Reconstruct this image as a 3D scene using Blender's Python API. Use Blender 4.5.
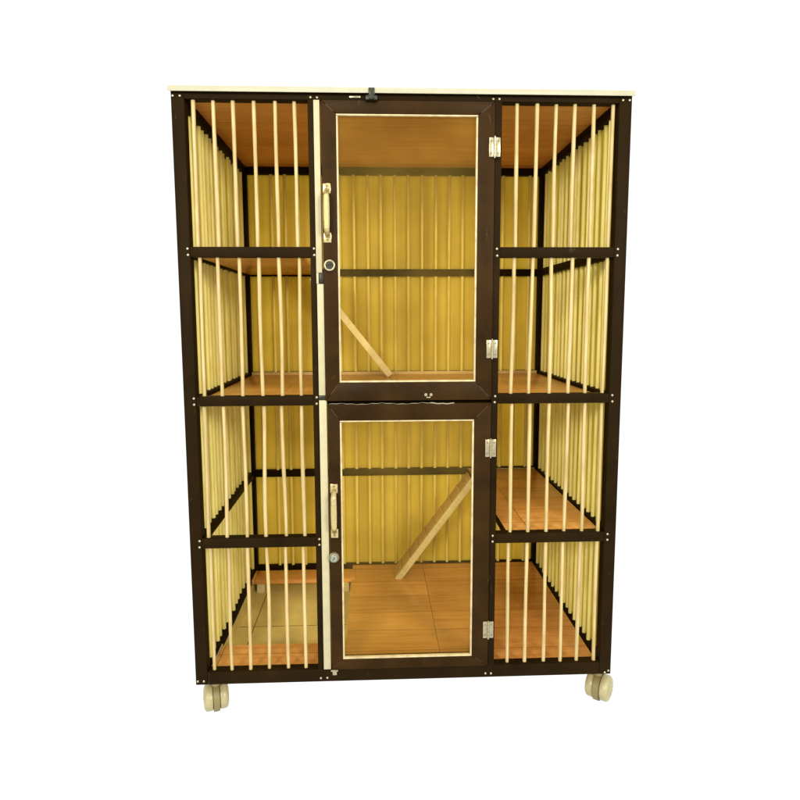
import bpy, bmesh, math, random
from mathutils import Vector, Matrix, Euler
random.seed(11)
for o in list(bpy.data.objects): bpy.data.objects.remove(o)
scene = bpy.context.scene
C = scene.collection

# ------------------------------------------------------------------ camera
cam = bpy.data.cameras.new('camera'); camo = bpy.data.objects.new('camera', cam); C.objects.link(camo)
cam.lens = 36 * 600.894 / 800; cam.sensor_width = 36
cam.shift_x = 0.00334; cam.shift_y = -0.02067; cam.clip_end = 100; cam.clip_start = 0.05
M = Matrix.Rotation(-0.0395, 4, 'Z') @ Matrix.Rotation(math.pi/2 - 0.1106, 4, 'X') @ Matrix.Rotation(-0.0035, 4, 'Z')
M.translation = Vector((0.4278, -1.3574, 0.8684))
camo.matrix_world = M
scene.camera = camo
scene.render.resolution_x = scene.render.resolution_y = 1024

# ------------------------------------------------------------------ white surround, room lamp and added fill lights
w = bpy.data.worlds.new('World'); scene.world = w; w.use_nodes = True
bg = w.node_tree.nodes['Background']; bg.inputs[0].default_value = (1, 1, 1, 1); bg.inputs[1].default_value = 0.9
def lamp(name, loc, target, size, power, col):
    l = bpy.data.lights.new(name, 'AREA'); l.shape = 'RECTANGLE'; l.size, l.size_y = size
    l.energy = power; l.color = col
    o = bpy.data.objects.new(name, l); C.objects.link(o); o.location = loc
    o.rotation_euler = (Vector(target) - Vector(loc)).to_track_quat('-Z', 'Y').to_euler()
lamp('room_lamp', (-0.95, -3.5, 1.95), (0.5, 0.3, 0.65), (0.8, 0.8), 84, (1.0, 0.92, 0.75))
lamp('right_fill', (2.3, -3.4, 1.9), (0.5, 0.3, 0.65), (0.8, 0.8), 75, (1.0, 0.92, 0.75))  # added fill from the right, brightens the left side bars
lamp('top_fill', (0.45, -2.0, 3.3), (0.5, 0.1, 0.4), (0.9, 0.9), 26, (1.0, 0.92, 0.75))  # added fill from above for the front of the floor
vs = scene.view_settings; vs.view_transform = 'Standard'; vs.look = 'None'; vs.exposure = 0.35; vs.gamma = 1

# ------------------------------------------------------------------ materials
def srgb(r, g, b):
    f = lambda c: c/12.92 if c <= .04045 else ((c+.055)/1.055)**2.4
    return (f(r/255), f(g/255), f(b/255), 1)
class NT:
    def __init__(s, name):
        s.m = bpy.data.materials.new(name); s.m.use_nodes = True; s.t = s.m.node_tree
        s.b = s.t.nodes['Principled BSDF']
    def n(s, typ, **kw):
        x = s.t.nodes.new(typ)
        for k, v in kw.items(): setattr(x, k, v)
        return x
    def l(s, a, b): s.t.links.new(a, b)
    def coords(s, scale=(1,1,1), rot=(0,0,0), src='Object'):
        tc = s.n('ShaderNodeTexCoord'); mp = s.n('ShaderNodeMapping')
        mp.inputs['Scale'].default_value = scale; mp.inputs['Rotation'].default_value = rot
        s.l(tc.outputs[src], mp.inputs[0]); return mp.outputs[0]
    def noise(s, vec, scale, detail=4, rough=.55, dist=0):
        x = s.n('ShaderNodeTexNoise'); s.l(vec, x.inputs['Vector'])
        x.inputs['Scale'].default_value = scale; x.inputs['Detail'].default_value = detail
        x.inputs['Roughness'].default_value = rough; x.inputs['Distortion'].default_value = dist
        return x.outputs['Fac']
    def ramp(s, fac, stops):
        x = s.n('ShaderNodeValToRGB'); e = x.color_ramp.elements
        while len(e) < len(stops): e.new(.5)
        for q, (p, c) in zip(e, stops): q.position = p; q.color = c
        s.l(fac, x.inputs[0]); return x.outputs[0]
    def mix(s, a, b, fac, mode='MIX'):
        x = s.n('ShaderNodeMix', data_type='RGBA', blend_type=mode)
        for sock, v in ((x.inputs[0], fac), (x.inputs[6], a), (x.inputs[7], b)):
            if hasattr(v, 'is_linked'): s.l(v, sock)
            else: sock.default_value = v
        return x.outputs[2]
    def bump(s, h, strength, dist=.001):
        x = s.n('ShaderNodeBump'); x.inputs['Strength'].default_value = strength; x.inputs['Distance'].default_value = dist
        s.l(h, x.inputs['Height']); s.l(x.outputs[0], s.b.inputs['Normal'])

def m_frame(name, c1, c2, rough=.42, spec=.25):
    k = NT(name); v = k.coords()
    n1 = k.noise(v, 9, 5); n2 = k.noise(v, 160, 3)
    col = k.ramp(n1, [(.3, srgb(*c1)), (.72, srgb(*c2))])
    w1 = k.noise(k.coords((1, 1, .35)), 55, 6, .75, .6)                # scuffs and rubbed patches
    col = k.mix(col, srgb(104, 84, 52), k.ramp(w1, [(.64, (0,0,0,1)), (.78, (.55,.55,.55,1))]))
    k.l(col, k.b.inputs['Base Color'])
    r = k.n('ShaderNodeMapRange'); r.inputs[3].default_value = rough-.12; r.inputs[4].default_value = rough+.15
    k.l(n1, r.inputs[0]); k.l(r.outputs[0], k.b.inputs['Roughness'])
    k.b.inputs['Specular IOR Level'].default_value = spec
    k.bump(n2, .12, .0004); return k.m
def m_dowel(name, c1, c2, c3):
    k = NT(name); oi = k.n('ShaderNodeObjectInfo')
    tc = k.n('ShaderNodeTexCoord'); add = k.n('ShaderNodeVectorMath', operation='ADD'); mp = k.n('ShaderNodeMapping')
    mul = k.n('ShaderNodeVectorMath', operation='SCALE'); mul.inputs[0].default_value = (7, 3, 5)
    k.l(oi.outputs['Random'], mul.inputs['Scale'])
    k.l(tc.outputs['Object'], add.inputs[0]); k.l(mul.outputs[0], add.inputs[1]); k.l(add.outputs[0], mp.inputs[0])
    mp.inputs['Scale'].default_value = (1, 1, .06)
    g = k.noise(mp.outputs[0], 240, 4)
    mp2 = k.n('ShaderNodeMapping'); mp2.inputs['Scale'].default_value = (1, 1, .5); k.l(add.outputs[0], mp2.inputs[0])
    b = k.noise(mp2.outputs[0], 22, 3)
    a = k.ramp(g, [(.3, srgb(*c1)), (.62, srgb(*c2))])
    col = k.mix(a, srgb(*c3), k.ramp(b, [(.5, (0,0,0,1)), (.74, (.75,.75,.75,1))]))
    var = k.ramp(oi.outputs['Random'], [(0, (.86,.86,.82,1)), (1, (1,1,1,1))])
    k.l(k.mix(col, var, 1.0, 'MULTIPLY'), k.b.inputs['Base Color'])
    k.b.inputs['Roughness'].default_value = .5; k.b.inputs['Specular IOR Level'].default_value = .3
    k.bump(g, .25, .0006); return k.m
def m_planks(name, c1, c2, c3, plank=.1, length=.61, rough=.3, rot=0.0, off=0.0):
    """wood-look floor tile: long boards side by side, grain along each board"""
    k = NT(name)
    tc = k.n('ShaderNodeTexCoord'); mp = k.n('ShaderNodeMapping')
    mp.inputs['Rotation'].default_value = (0, 0, rot); mp.inputs['Location'].default_value = (off, 0.012, 0)
    k.l(tc.outputs['Object'], mp.inputs[0])
    br = k.n('ShaderNodeTexBrick'); br.offset = 0.0
    br.inputs['Scale'].default_value = 1; br.inputs['Brick Width'].default_value = length; br.inputs['Row Height'].default_value = plank
    br.inputs['Mortar Size'].default_value = .0009; br.inputs['Mortar Smooth'].default_value = .3
    br.inputs['Color1'].default_value = (0,0,0,1); br.inputs['Color2'].default_value = (1,1,1,1); br.inputs['Mortar'].default_value = (.5,.5,.5,1)
    k.l(mp.outputs[0], br.inputs['Vector'])
    st = k.n('ShaderNodeMapping'); st.inputs['Scale'].default_value = (.07, 1, 1); k.l(mp.outputs[0], st.inputs[0])
    addv = k.n('ShaderNodeVectorMath', operation='ADD'); k.l(st.outputs[0], addv.inputs[0])
    sc = k.n('ShaderNodeVectorMath', operation='SCALE'); sc.inputs['Scale'].default_value = 3.1
    k.l(br.outputs['Color'], sc.inputs[0]); k.l(sc.outputs[0], addv.inputs[1])
    g = k.noise(addv.outputs[0], 70, 6, .65, .35); big = k.noise(mp.outputs[0], 5.5, 3)
    col = k.ramp(g, [(.2, srgb(*c1)), (.5, srgb(*c2)), (.85, srgb(*c3))])
    col = k.mix(col, k.ramp(br.outputs['Color'], [(0, (.78,.74,.7,1)), (1, (1.0,1.0,1.0,1))]), .9, 'MULTIPLY')
    col = k.mix(col, k.ramp(big, [(.35, (.78,.72,.62,1)), (.62, (1,1,1,1))]), .8, 'MULTIPLY')
    col = k.mix(col, srgb(95, 55, 22), br.outputs['Fac'])
    k.l(col, k.b.inputs['Base Color'])
    k.b.inputs['Roughness'].default_value = rough; k.b.inputs['Specular IOR Level'].default_value = .35
    k.bump(g, .1, .0005); return k.m
def m_panel(name, c1, c2, rough=.55, stripe=(30, 30, .35), glow=0):
    k = NT(name); v = k.coords(stripe)
    n1 = k.noise(v, 1, 4); n2 = k.noise(k.coords(), 6, 3)
    col = k.ramp(n1, [(.32, srgb(*c1)), (.66, srgb(*c2))])
    col = k.mix(col, k.ramp(n2, [(.35, (.85,.82,.75,1)), (.65, (1,1,1,1))]), .8, 'MULTIPLY')
    k.l(col, k.b.inputs['Base Color']); k.b.inputs['Roughness'].default_value = rough
    k.b.inputs['Specular IOR Level'].default_value = .2
    if glow:                                                          # added translucency: the white surround shines through to brighten the inside
        tl = k.n('ShaderNodeBsdfTranslucent'); k.l(col, tl.inputs[0]); mx = k.n('ShaderNodeMixShader'); mx.inputs[0].default_value = glow
        k.l(k.b.outputs[0], mx.inputs[1]); k.l(tl.outputs[0], mx.inputs[2]); k.l(mx.outputs[0], k.t.nodes['Material Output'].inputs[0])
    return k.m
def m_plain(name, c, rough=.5, metal=0, spec=.4, var=.12, scale=40):
    k = NT(name); n = k.noise(k.coords(), scale, 4)
    d = tuple(max(0, x*(1-var*2)) for x in c)
    k.l(k.ramp(n, [(.35, srgb(*d)), (.6, srgb(*c))]), k.b.inputs['Base Color'])
    k.b.inputs['Roughness'].default_value = rough; k.b.inputs['Metallic'].default_value = metal
    k.b.inputs['Specular IOR Level'].default_value = spec; return k.m
def m_glass():
    k = NT('dust_and_glare_glass'); t = k.t; out = t.nodes['Material Output']; t.nodes.remove(k.b)
    tr = k.n('ShaderNodeBsdfTransparent'); tr.inputs[0].default_value = (.98, .97, .88, 1)
    gl = k.n('ShaderNodeBsdfGlossy'); gl.inputs['Color'].default_value = (1, .8, .3, 1); gl.inputs['Roughness'].default_value = .03  # warm tint stands in for the reflected room
    df = k.n('ShaderNodeBsdfDiffuse'); df.inputs[0].default_value = srgb(214, 176, 80)  # dust film, tinted to paint in the haze of warm room reflections
    fr = k.n('ShaderNodeFresnel'); fr.inputs[0].default_value = 1.22
    a = k.n('ShaderNodeMixShader'); k.l(fr.outputs[0], a.inputs[0]); k.l(tr.outputs[0], a.inputs[1]); k.l(gl.outputs[0], a.inputs[2])
    n = k.noise(k.coords(), 4.5, 3)
    r = k.n('ShaderNodeMapRange'); r.inputs[1].default_value = .35; r.inputs[2].default_value = .65
    r.inputs[3].default_value = .005; r.inputs[4].default_value = .05; k.l(n, r.inputs[0])
    b = k.n('ShaderNodeMixShader'); k.l(r.outputs[0], b.inputs[0]); k.l(a.outputs[0], b.inputs[1]); k.l(df.outputs[0], b.inputs[2])
    k.l(b.outputs[0], out.inputs[0]); return k.m

FRAME = m_frame('dark_brown_paint', (24, 16, 4), (36, 24, 7), .48, .03)
DOORM = m_frame('door_brown_paint', (34, 21, 5), (52, 34, 11), .4, .05)
DOWEL = m_dowel('pale_dowel_wood', (170, 150, 98), (190, 172, 124), (160, 136, 84))
SIDED = m_dowel('side_dowel_wood', (242, 228, 128), (250, 240, 156), (228, 210, 104))
BACKD = m_dowel('back_dowel_wood', (224, 200, 98), (240, 220, 124), (216, 190, 86))
FLOORM = m_planks('wood_look_tile', (194, 130, 56), (222, 160, 84), (238, 190, 118), .1, .55, .17, 0, -.04)
SHELFM = m_planks('wood_look_tile_shelf', (196, 130, 52), (224, 164, 82), (240, 192, 116), .1, .3, .3, 0, .1)
CEILM = m_planks('ceiling_wood', (198, 134, 56), (224, 160, 76), (238, 182, 98), .2, 1.2, .45)
BACKP = m_panel('back_wall_standin', (210, 184, 80), (234, 213, 114), glow=.62)
SIDEP = m_panel('side_wall_standin', (190, 176, 82), (226, 212, 118), glow=.75)
CREAM = m_plain('cream_trim', (168, 161, 128), .5, var=.02)
BEAD = m_plain('glazing_bead_cream', (190, 174, 134), .4, var=.08)
TILE = m_plain('pale_stone_tile', (226, 206, 124), .35, var=.06, scale=7)
GROUT = m_plain('tile_grout', (120, 100, 50), .8)
TOPB = m_plain('cream_laminate', (160, 158, 136), .45, var=.015)
STEEL = m_plain('bright_steel', (168, 160, 130), .28, .7, var=.05, scale=200)
HANDLE = m_plain('cream_plated_metal', (206, 188, 132), .2, .75, var=.05, scale=200)
BLACK = m_plain('black_metal', (26, 28, 14), .4, .2, var=.1)
RAMPM = m_dowel('ramp_wood', (228, 208, 150), (244, 228, 180), (216, 194, 136))
RAMPT = m_dowel('ramp_tread_wood', (196, 158, 98), (216, 182, 122), (184, 146, 88))
CAST = m_plain('caster_plastic', (160, 152, 112), .32, var=.04, scale=60)
CASTH = m_plain('caster_hood_plastic', (120, 106, 66), .45, var=.1, scale=28)
GREEN = m_plain('lock_cylinder_face', (138, 150, 130), .3, .4)
MITRE = m_plain('filled_mitre', (104, 78, 44), .5)
GLASS = m_glass()

# ------------------------------------------------------------------ mesh helpers
def tf(bm, verts, loc=(0,0,0), rot=None):
    if rot is not None: bmesh.ops.rotate(bm, cent=(0,0,0), matrix=Euler(rot).to_matrix(), verts=verts)
    bmesh.ops.translate(bm, vec=loc, verts=verts)
def box(bm, x0, x1, y0, y1, z0, z1, bev=.0012, seg=2):
    vv = bmesh.ops.create_cube(bm, size=1)['verts']
    for v in vv:
        v.co = Vector(((x0+x1)/2+v.co.x*(x1-x0), (y0+y1)/2+v.co.y*(y1-y0), (z0+z1)/2+v.co.z*(z1-z0)))
    if bev:
        b = min(bev, min(x1-x0, y1-y0, z1-z0)*.4)
        es = list({e for v in vv for e in v.link_edges})
        bmesh.ops.bevel(bm, geom=es, offset=b, segments=seg, affect='EDGES', profile=.5)
def cyl(bm, r, h, loc=(0,0,0), rot=None, seg=24, r2=None, bev=0):
    g = bmesh.ops.create_cone(bm, cap_ends=True, segments=seg, radius1=r, radius2=r if r2 is None else r2, depth=h)['verts']
    if bev:
        es = [e for e in {e for v in g for e in v.link_edges} if abs(e.verts[0].co.z-e.verts[1].co.z) < 1e-6]
        rr = bmesh.ops.bevel(bm, geom=es, offset=bev, segments=3, affect='EDGES', profile=.5)
        g = list({v for v in g if v.is_valid} | set(rr['verts']))
    tf(bm, g, loc, rot)
def prism(bm, pts, w0, w1, axis='y', bev=0):
    """closed outline in the x-z plane pulled from w0 to w1 along y"""
    a = [bm.verts.new((p[0], w0, p[1])) for p in pts]; b = [bm.verts.new((p[0], w1, p[1])) for p in pts]
    n = len(pts); bm.faces.new(a); bm.faces.new(list(reversed(b)))
    for i in range(n): bm.faces.new((a[i], b[i], b[(i+1) % n], a[(i+1) % n]))
    return a + b
def lathe(bm, prof, seg=28):
    """profile of (radius, height) turned round z"""
    rings = []
    for r, h in prof:
        rings.append([bm.verts.new((r*math.cos(2*math.pi*i/seg), r*math.sin(2*math.pi*i/seg), h)) for i in range(seg)])
    for a, b in zip(rings, rings[1:]):
        for i in range(seg): bm.faces.new((a[i], a[(i+1) % seg], b[(i+1) % seg], b[i]))
    bm.faces.new(list(reversed(rings[0]))); bm.faces.new(rings[-1])
    return [v for r in rings for v in r]
def obj(name, bm, mat, parent=None, loc=(0,0,0), rot=(0,0,0), smooth=True, label=None):
    bmesh.ops.recalc_face_normals(bm, faces=bm.faces)
    me = bpy.data.meshes.new(name); bm.to_mesh(me); bm.free(); me.materials.append(mat)
    if smooth:
        me.polygons.foreach_set('use_smooth', [True]*len(me.polygons))
        me.set_sharp_from_angle(angle=math.radians(38))
    o = bpy.data.objects.new(name, me); C.objects.link(o)
    o.location = loc; o.rotation_euler = rot; o.parent = parent
    if label: o['label'] = label
    return o
def part(name, mat, parent, *boxes, bev=.0012, label=None):
    bm = bmesh.new()
    for b in boxes: box(bm, *b, bev=bev)
    return obj(name, bm, mat, parent, label=label)
def copy_part(o, parent, loc, rot=None):
    c = o.copy(); C.objects.link(c); c.parent = parent; c.location = loc
    if rot: c.rotation_euler = rot
    return c

# ------------------------------------------------------------------ the cage (metres; front face at y = 0, bottom rail at z = 0)
H, D, P = 1.349, .653, .028
cage = bpy.data.objects.new('cat_cage', None); C.objects.link(cage)
cage['label'] = 'tall dark brown framed cat cage with pale dowel bars and two glazed doors, on casters'
cage['category'] = 'cat cage'
RAILZ = ((0, .031), (.3355, .3585), (.6685, .6905), (1.0, 1.0225), (1.333, H))      # front rails
BACKZ = ((0, .024), (.3355, .3575), (.6665, .6885), (1.0, 1.0225), (1.321, H))      # side and back rails

for x in (0, 1-P):
    for y in (0, D-P):
        part('corner_post', FRAME, cage, (x, x+P, y, y+P, 0, H), bev=.002)
# middle posts beside the doors
part('middle_post', FRAME, cage, (.290, .3015, .0, .026, .031, 1.333))
part('middle_post', FRAME, cage, (.6975, .7125, .0, .026, .031, 1.333))
# front rails: full width at top and bottom, short ones in the side bays
part('front_rail', FRAME, cage, (P, 1-P, .001, .027, *RAILZ[0]))
part('front_rail', FRAME, cage, (P, 1-P, .001, .027, *RAILZ[4]))
for z0, z1 in RAILZ[1:4]:
    part('front_rail', FRAME, cage, (P, .290, .001, .027, z0, z1))
    part('front_rail', FRAME, cage, (.7125, 1-P, .001, .027, z0, z1))
for z0, z1 in BACKZ:
    part('back_rail', FRAME, cage, (P, 1-P, D-P+.001, D-.001, z0, z1))
    for x in (0, 1-P):
        part('side_rail', FRAME, cage, (x+.001, x+P-.001, P, D-P, z0, z1))

# roof board, its pale front lip and the wooden ceiling under it
top = part('roof_board', TOPB, cage, (-.003, 1.003, -.008, D+.006, H+.0005, H+.007), bev=.001)
part('front_lip', TOPB, top, (-.003, 1.0025, -.0105, -.0085, 1.3445, H+.0068), bev=.0006)
part('ceiling_board', CEILM, cage, (.016, .984, .016, D-.016, 1.3425, 1.3485), bev=0)

# added sheets stand in for the room wall behind the bars and glow inward
part('back_wall_standin', BACKP, cage, (.012, .988, D-.0065, D-.003, .012, 1.335), bev=0)
for x in (.0035, .9935):
    part('side_wall_standin', SIDEP, cage, (x, x+.003, .012, D-.012, .012, 1.335), bev=0)

# dowel bars
def dowel(r, L, seg=14):
    bm = bmesh.new(); n = 12; rings = []
    a, f, p, q = random.uniform(.0004, .0015), random.uniform(.7, 1.6), random.uniform(0, 6), random.uniform(0, 6)
    for i in range(n+1):
        t = i/n; cx = a*math.sin(math.pi*f*t+p); cy = a*.5*math.cos(math.pi*f*t+q); rr = r*(1+.05*math.sin(7*t+p))
        rings.append([bm.verts.new((cx+rr*math.cos(2*math.pi*j/seg), cy+rr*math.sin(2*math.pi*j/seg), L*(t-.5))) for j in range(seg)])
    for u, v in zip(rings, rings[1:]):
        for j in range(seg): bm.faces.new((u[j], u[(j+1) % seg], v[(j+1) % seg], v[j]))
    bm.faces.new(list(reversed(rings[0]))); bm.faces.new(rings[-1])
    return bm
def jit(a): return random.uniform(-a, a)
tiers = [(RAILZ[i][1]-.006, RAILZ[i+1][0]+.005) for i in range(4)]
fx = [.0425, .0855, .130, .174, .2185, .2615, .7475, .790, .8345, .878, .919, .9605]
for z0, z1 in tiers:
    proto = None; L = z1-z0
    for i, x in enumerate(fx):
        pos = (x+jit(.0018), .013+jit(.001), (z0+z1)/2); rot = (jit(.003), jit(.009), jit(3))
        obj('front_bar', dowel(.0043*random.uniform(.94, 1.05), L), DOWEL, cage, pos, rot)
L = 1.321-.02; zc = .02+L/2
proto = None
for x in (.0135, .9865):
    n = 17
    for i in range(n):
        pos = (x+jit(.0012), .047+(D-.094)*i/(n-1)+jit(.004), zc); rot = (jit(.0035), jit(.0012), jit(3))
        obj('side_bar', dowel(.0050*random.uniform(.9, 1.08), L), SIDED, cage, pos, rot)
proto = None
for i in range(21):
    pos = (.058+.0442*i+jit(.001), D-.0155, zc); rot = (jit(.0006), jit(.0012), jit(3))
    if proto is None: proto = obj('back_bar', dowel(.005, L), BACKD, cage, pos, rot)
    else: copy_part(proto, cage, pos, rot)

# floor: boards with a cut-out in the left bay over an added pan for the room floor tiles
fl = bmesh.new()
outer = [(.030, .029), (.970, .029), (.970, D-P-.002), (.030, D-P-.002)]
def slab(bm, x0, x1, y0, y1, z0, z1): box(bm, x0, x1, y0, y1, z0, z1, bev=0)
hx, hy0, hy1 = .352, .132, .515
for (a, b, c, d) in ((.030, hx, .029, hy0),):
    slab(fl, a, b, c, d, .0125, .0235)
slab(fl, hx, .970, .029, D-P-.002, .0125, .0235)
floor = obj('floor_panel', fl, FLOORM, cage, smooth=False)
part('floor_edge_trim', CREAM, floor, (.0285, .0325, .029, hy0+.004, .0237, .0262), bev=.0005)
back_strip = part('rear_step', FLOORM, cage, (.030, .362, .512, .590, .0135, .0255), bev=.0008, label='low raised board at the back of the floor cut-out')
for x in (.055, .33):
    part('foot', RAMPM, back_strip, (x-.012, x+.012, .53, .575, -.0262, .0133), bev=.001)
bm = bmesh.new()                                                     # added pan standing in for the room floor tiles: base and four rims
tx0, tx1, ty0, ty1, tz0, tz1 = .0290, .3510, .100, .622, -.0300, .0110
def ring(i0, z): return [bm.verts.new(p) for p in ((tx0+i0, ty0+i0, z), (tx1-i0, ty0+i0, z), (tx1-i0, ty1-i0, z), (tx0+i0, ty1-i0, z))]
rs = [ring(0, tz0), ring(0, tz1), ring(.003, tz1), ring(.003, tz0+.0035)]
for a, b in zip(rs, rs[1:]):
    for k in range(4): bm.faces.new((a[k], a[(k+1) % 4], b[(k+1) % 4], b[k]))
bm.faces.new(rs[0]); bm.faces.new(rs[-1])
room_floor_pan = obj('room_floor_pan', bm, TILE, cage, smooth=False, label='pale tiled pan standing in for the room floor under the cut-out')
part('grout_line', GROUT, room_floor_pan, (.0325, .3475, .316, .3182, -.0265, -.0261), bev=0)
part('grout_line', GROUT, room_floor_pan, (.074, .0762, .1035, .6185, -.0265, -.0260), bev=0)

# shelves
sa = part('shelf', SHELFM, cage, (.030, .262, .029, D-P-.002, 1.004, 1.016), bev=.001, label='left shelf under the top bay')
sb = part('shelf', SHELFM, cage, (.030, .970, .029, D-P-.012, .668, .680), bev=.001, label='long middle shelf across the whole cage')
part('edge_trim', RAMPT, sb, (.030, .970, D-P-.0115, D-P-.0065, .670, .6895), bev=.0008)
sc_ = part('shelf', SHELFM, cage, (.744, .970, .029, D-P-.002, .343, .3555), bev=.001, label='right shelf in the lower part')
part('edge_trim', CREAM, sc_, (.744, .970, D-P-.0085, D-P-.003, .3557, .3575), bev=.0005)
part('edge_trim', FRAME, sc_, (.7395, .7437, .029, D-P-.003, .341, .3565), bev=.0008)

# ramps: plank leaning between levels, with rungs nailed across
def ramp(p0, p1, y0, y1, th, rungs, lab):
    (xa, za), (xb, zb) = p0, p1
    L = math.hypot(xb-xa, zb-za); a = math.atan2(zb-za, xb-xa)
    bm = bmesh.new(); box(bm, 0, L, .0105, y1-y0, -th, 0, bev=.001)
    r = obj('ramp', bm, RAMPT, cage, (xa, y0, za), (0, -a, 0), label=lab)
    bm = bmesh.new(); box(bm, 0, L, 0, .010, -th-.004, .003, bev=.0012)
    obj('side_batten', bm, RAMPM, r)
    bm = bmesh.new(); box(bm, -.005, .005, .012, y1-y0-.004, .0002, .0026, bev=.0008)
    pr = None
    for i in range(rungs):
        pos = (L*(i+.7)/rungs, 0, 0)
        if pr is None: pr = obj('rung', bm, RAMPT, r, pos)
        else: copy_part(pr, r, pos)
ramp((.494, .0245), (.738, .352), .505, .600, .013, 9, 'lower ramp rising from the floor to the right shelf')
ramp((.474, .682), (.236, .985), .505, .600, .013, 9, 'upper ramp rising to the left shelf')

# cream jamb strips beside the latch side of the doors
part('jamb_strip', CREAM, cage, (.3025, .3155, -.001, .018, .966, 1.3325), (.3025, .3075, -.001, .018, .9415, .9658), bev=.0008)
part('jamb_strip', CREAM, cage, (.3035, .3185, -.001, .018, .6915, .9412), bev=.0008)
part('jamb_strip', CREAM, cage, (.3035, .3205, -.001, .018, .0320, .6805), bev=.0008)
part('latch_keeper', BLACK, cage, (.302, .3215, -.0015, .02, .681, .691))
part('latch_keeper', BLACK, cage, (.3085, .3182, -.0015, .017, .942, .9655))
part('front_rail', FRAME, cage, (.3215, .6975, .019, .027, .662, .690))

# doors
def door(x0, x1, z0, z1, g, y0=-.004, y1=.018):
    gx0, gx1, gz0, gz1 = g
    bm = bmesh.new()
    e = .0006                                                        # hairline mitre gap between the members
    def member(pts):
        vs_ = prism(bm, pts, y0, y1)
    member([(x0, z0+e), (gx0, gz0+e), (gx0, gz1-e), (x0, z1-e)])
    member([(x1, z1-e), (gx1, gz1-e), (gx1, gz0+e), (x1, z0+e)])
    member([(x0+e, z1), (gx0+e, gz1), (gx1-e, gz1), (x1-e, z1)])
    member([(x1-e, z0), (gx1-e, gz0), (gx0+e, gz0), (x0+e, z0)])
    bmesh.ops.bevel(bm, geom=list(bm.edges), offset=.0009, segments=2, affect='EDGES', profile=.5)
    d = obj('door', bm, DOORM, cage)
    for (ax, az), (bx, bz) in (((x0, z0), (gx0, gz0)), ((x0, z1), (gx0, gz1)), ((x1, z0), (gx1, gz0)), ((x1, z1), (gx1, gz1))):
        ux, uz = bx-ax, bz-az; l = math.hypot(ux, uz); nx, nz = -uz/l*.0018, ux/l*.0018
        p, q = random.uniform(.15, .4), random.uniform(.7, .9)
        bm = bmesh.new()
        prism(bm, [(ax+ux*p+nx, az+uz*p+nz), (ax+ux*q+nx, az+uz*q+nz), (ax+ux*q-nx, az+uz*q-nz), (ax+ux*p-nx, az+uz*p-nz)], y0+.0012, y0+.0025)
        obj('mitre_joint', bm, MITRE, d)
    gl = bmesh.new(); box(gl, gx0-.004, gx1+.004, .006, .0095, gz0-.004, gz1+.004, bev=0)
    obj('glass_pane', gl, GLASS, d, smooth=False)
    b = .0042
    part('glazing_bead', BEAD, d,
         (gx0+.0002, gx0+b, -.0025, .0058, gz0+b, gz1-b), (gx1-b, gx1-.0002, -.0025, .0058, gz0+b, gz1-b),
         (gx0+.0002, gx1-.0002, -.0028, .0056, gz0+.0002, gz0+b), (gx0+.0002, gx1-.0002, -.0028, .0056, gz1-b*.8, gz1-.0002), bev=.0007)
    return d
du = door(.3185, .6965, .6790, 1.3315, (.3505, .660, .7205, 1.3040))
dl = door(.3225, .6965, .0325, .6715, (.3495, .658, .0575, .6335))
du['label'] = 'upper glazed door'; dl['label'] = 'lower glazed door'

# bow handles
def handle(d, x, z0, z1):
    bm = bmesh.new()
    for za, zb in ((z0, z0+.021), (z1-.021, z1)):
        box(bm, x-.0085, x+.0085, -.0065, -.004, za, zb, bev=.0008)
    n = 18; sec = []
    for i in range(n+1):                                              # arched flat grip
        t = i/n; z = z0+.010+(z1-z0-.020)*t
        y = -.0070-.021*min(1, math.sin(math.pi*t)*2.1)
        wd = .0056 + .0012*math.sin(math.pi*t)
        sec.append([bm.verts.new((x+sx*wd, y+sy*.0022, z)) for sx, sy in ((-1, .3), (-.55, -1), (.55, -1), (1, .3), (.55, 1), (-.55, 1))])
    for a, b in zip(sec, sec[1:]):
        for i in range(6): bm.faces.new((a[i], a[(i+1) % 6], b[(i+1) % 6], b[i]))
    bm.faces.new(sec[0]); bm.faces.new(list(reversed(sec[-1])))
    h = obj('handle', bm, HANDLE, d)
    bm = bmesh.new(); cyl(bm, .0026, .0014, rot=(math.pi/2, 0, 0), seg=12)
    s = obj('screw', bm, CASTH, h, (x, -.0072, z0+.0055))
    copy_part(s, h, (x, -.0072, z1-.0055))
handle(du, .3288, 1.031, 1.157)
handle(dl, .3345, .359, .4865)

# lock of the upper door: open ring with a dark key hole; lower door: round cylinder knob
bm = bmesh.new()
R, r = .0105, .0024
vr = [[bm.verts.new(((R+r*math.cos(b))*math.cos(a), -r*math.sin(b), (R+r*math.cos(b))*math.sin(a)))
      for b in [2*math.pi*j/10 for j in range(10)]] for a in [2*math.pi*i/32 for i in range(32)]]
for i in range(32):
    for j in range(10): bm.faces.new((vr[i][j], vr[(i+1) % 32][j], vr[(i+1) % 32][(j+1) % 10], vr[i][(j+1) % 10]))
lk = obj('lock', bm, STEEL, du, (.3325, -.0078, .9815))
bm = bmesh.new(); cyl(bm, .0088, .005, (0, .0025, 0), (math.pi/2, 0, 0)); box(bm, -.009, .009, -.0015, 0, .0005, .004, bev=.0004)
obj('keyhole', bm, BLACK, lk)
bm = bmesh.new()
v = lathe(bm, [(.0118, 0), (.0122, .004), (.0112, .009), (.0095, .0105), (.0088, .0095)])
tf(bm, v, rot=(math.pi/2, 0, 0))
lk = obj('lock', bm, STEEL, dl, (.3325, -.004, .3125))
bm = bmesh.new(); v = lathe(bm, [(.0086, 0), (.0084, .0035), (.006, .0046)]); tf(bm, v, rot=(math.pi/2, 0, 0))
obj('cylinder_face', bm, GREEN, lk, (0, -.0088, 0))
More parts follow.
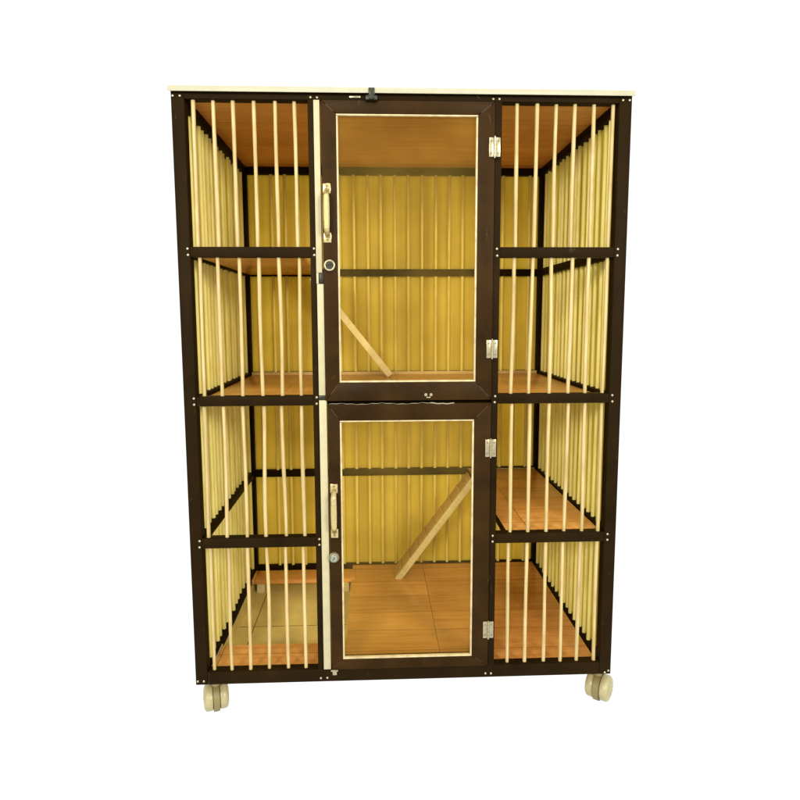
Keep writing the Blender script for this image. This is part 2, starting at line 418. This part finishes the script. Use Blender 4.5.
bm = bmesh.new(); box(bm, -.0008, .0008, -.0052, -.0045, -.004, .004, bev=0)
obj('key_slot', bm, BLACK, lk, (0, -.0088, 0), (0, .5, 0))

# hinges: two leaves, knuckle, four screws
def hinge_mesh():
    bm = bmesh.new()
    box(bm, -.0125, -.0022, -.0025, 0, -.0205, .0205, bev=.0007); box(bm, .0022, .0125, -.0025, 0, -.0205, .0205, bev=.0007)
    for k in range(5):
        z = -.0165+k*.00825; cyl(bm, .0029, .0076, (0, -.0030, z), seg=14)
    cyl(bm, .0017, .046, (0, -.0030, 0), seg=10)
    return bm
hp = None
for d, z in ((du, 1.2355), (du, .795), (dl, .5665), (dl, .125)):
    pos = (.6960, -.0046, z)
    h = obj('hinge', hinge_mesh(), STEEL, d, pos)
    for sx in (-.0078, .0078):
        for sz in (-.013, .013):
            if hp is None:
                bm = bmesh.new(); cyl(bm, .0021, .0011, rot=(math.pi/2, 0, 0), seg=12); hp = obj('screw', bm, CASTH, h, (sx, -.0028, sz))
            else: copy_part(hp, h, (sx, -.0028, sz))

# bolts, catches and latch plates
bm = bmesh.new()
box(bm, .4145, .4405, -.016, -.0042, 1.3285, 1.3385, bev=.002); box(bm, .4215, .4345, -.015, -.0115, 1.3385, 1.3545, bev=.002)
cyl(bm, .0055, .008, (.4275, -.018, 1.333), (math.pi/2, 0, 0), 16, bev=.001)
obj('top_bolt', bm, BLACK, cage)
part('catch_plate', STEEL, cage, (.380, .404, -.0016, .0008, 1.3375, 1.3415), bev=.0005)
bm = bmesh.new()
cyl(bm, .0035, .002, (.546, -.0052, .692), (math.pi/2, 0, 0), 12); cyl(bm, .0035, .002, (.558, -.0052, .692), (math.pi/2, 0, 0), 12)
box(bm, .5475, .5565, -.0062, -.0042, .6845, .6870, bev=.0005)
obj('catch', bm, STEEL, du)
bm = bmesh.new()                                                     # glare in the door gap, modelled as a thin wavering bright strip
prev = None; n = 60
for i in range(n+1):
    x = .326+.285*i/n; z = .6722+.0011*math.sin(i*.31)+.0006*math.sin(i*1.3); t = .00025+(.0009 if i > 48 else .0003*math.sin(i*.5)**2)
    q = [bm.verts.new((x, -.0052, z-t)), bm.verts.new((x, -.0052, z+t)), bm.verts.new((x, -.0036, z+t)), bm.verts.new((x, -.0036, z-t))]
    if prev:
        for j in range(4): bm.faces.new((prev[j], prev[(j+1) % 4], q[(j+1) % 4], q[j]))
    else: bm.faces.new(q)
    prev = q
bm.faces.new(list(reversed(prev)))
obj('gap_glare_strip', bm, STEEL, dl)
part('latch_plate', STEEL, cage, (.3205, .3375, -.006, -.0042, .0285, .0325), (.3245, .3345, -.0055, -.0002, .0195, .0283), bev=.0006)

# frame screws in pairs at every joint
bm = bmesh.new(); v = lathe(bm, [(.0027, 0), (.0026, .0006), (.0018, .0013), (.0008, .0015)], 14); tf(bm, v, rot=(math.pi/2, 0, 0))
scr = None
spots = []
for i, (z0, z1) in enumerate(RAILZ):
    zc_ = (z0+z1)/2
    if i in (0, 4):
        zz = .0095 if i == 0 else 1.3385
        for x in (.0045, .0195, .2965, .3105, .692, .706, .979, .9935): spots.append((x, zz))
    else:
        for x in (.0225, .2985, .7055, .9795):
            spots += [(x, zc_-.0072), (x, zc_+.0072)]
spots = [s for s in spots if not (s[1] < .02 and s[0] == .979)] + [(.985, .004)]
for x, z in spots:
    y = -.0002 if x < .03 or x > .97 or .28 < x < .302 or .697 < x < .713 else .0008
    pos = (x+jit(.0007), y, z+jit(.0007))
    if scr is None: scr = obj('screw', bm, STEEL, cage, pos)
    else: copy_part(scr, cage, pos)

# casters: twin wheels either side of a hooded fork
def caster(x, y, yaw):
    e = bpy.data.objects.new('caster', None); C.objects.link(e); e.parent = cage
    e.location = (x, y, 0); e.rotation_euler = (0, 0, yaw)
    R = .0315; zc = -.092+R; off = .010
    bm = bmesh.new()
    cyl(bm, .018, .006, (0, 0, -.0035), seg=24, bev=.001)
    cyl(bm, .010, .022, (0, 0, -.014), seg=20)
    pts = []
    for i in range(19):                                              # hood follows the wheels over the top and back
        a = math.radians(15+i*240/18); pts.append((off+(R+.0035)*math.cos(a), zc+(R+.0035)*math.sin(a)))
    for i in range(18, -1, -1):
        a = math.radians(15+i*240/18); pts.append((off+.014*math.cos(a), zc+.014*math.sin(a)))
    v = prism(bm, pts, -.0075, .0075)
    bmesh.ops.bevel(bm, geom=[q for q in bm.edges if all(abs(abs(u.co.y)-.0075) < 1e-6 and u.co.z < -.006 for u in q.verts) and abs(q.verts[0].co.y-q.verts[1].co.y) < 1e-6], offset=.001, segments=2, affect='EDGES')
    obj('fork', bm, CASTH, e)
    for s in (-1, 1):
        bm = bmesh.new()
        prof = [(.012, -.0105), (R-.003, -.0105), (R-.001, -.0095), (R, -.007), (R, .003), (R-.0015, .0065), (R-.005, .0092), (R-.010, .0105), (.018, .0112), (.016, .0098), (.008, .0098), (.006, .0118), (.001, .0125)]
        v = lathe(bm, prof, 40)
        tf(bm, v, rot=(math.pi/2 if s < 0 else -math.pi/2, 0, 0))
        obj('wheel', bm, CAST, e, (off, s*.0185, zc))
caster(.036, .040, math.radians(108))
caster(.985, .040, math.radians(52))
caster(.036, D-.040, math.radians(80))
caster(.964, D-.040, math.radians(120))

scene.render.engine = 'CYCLES'
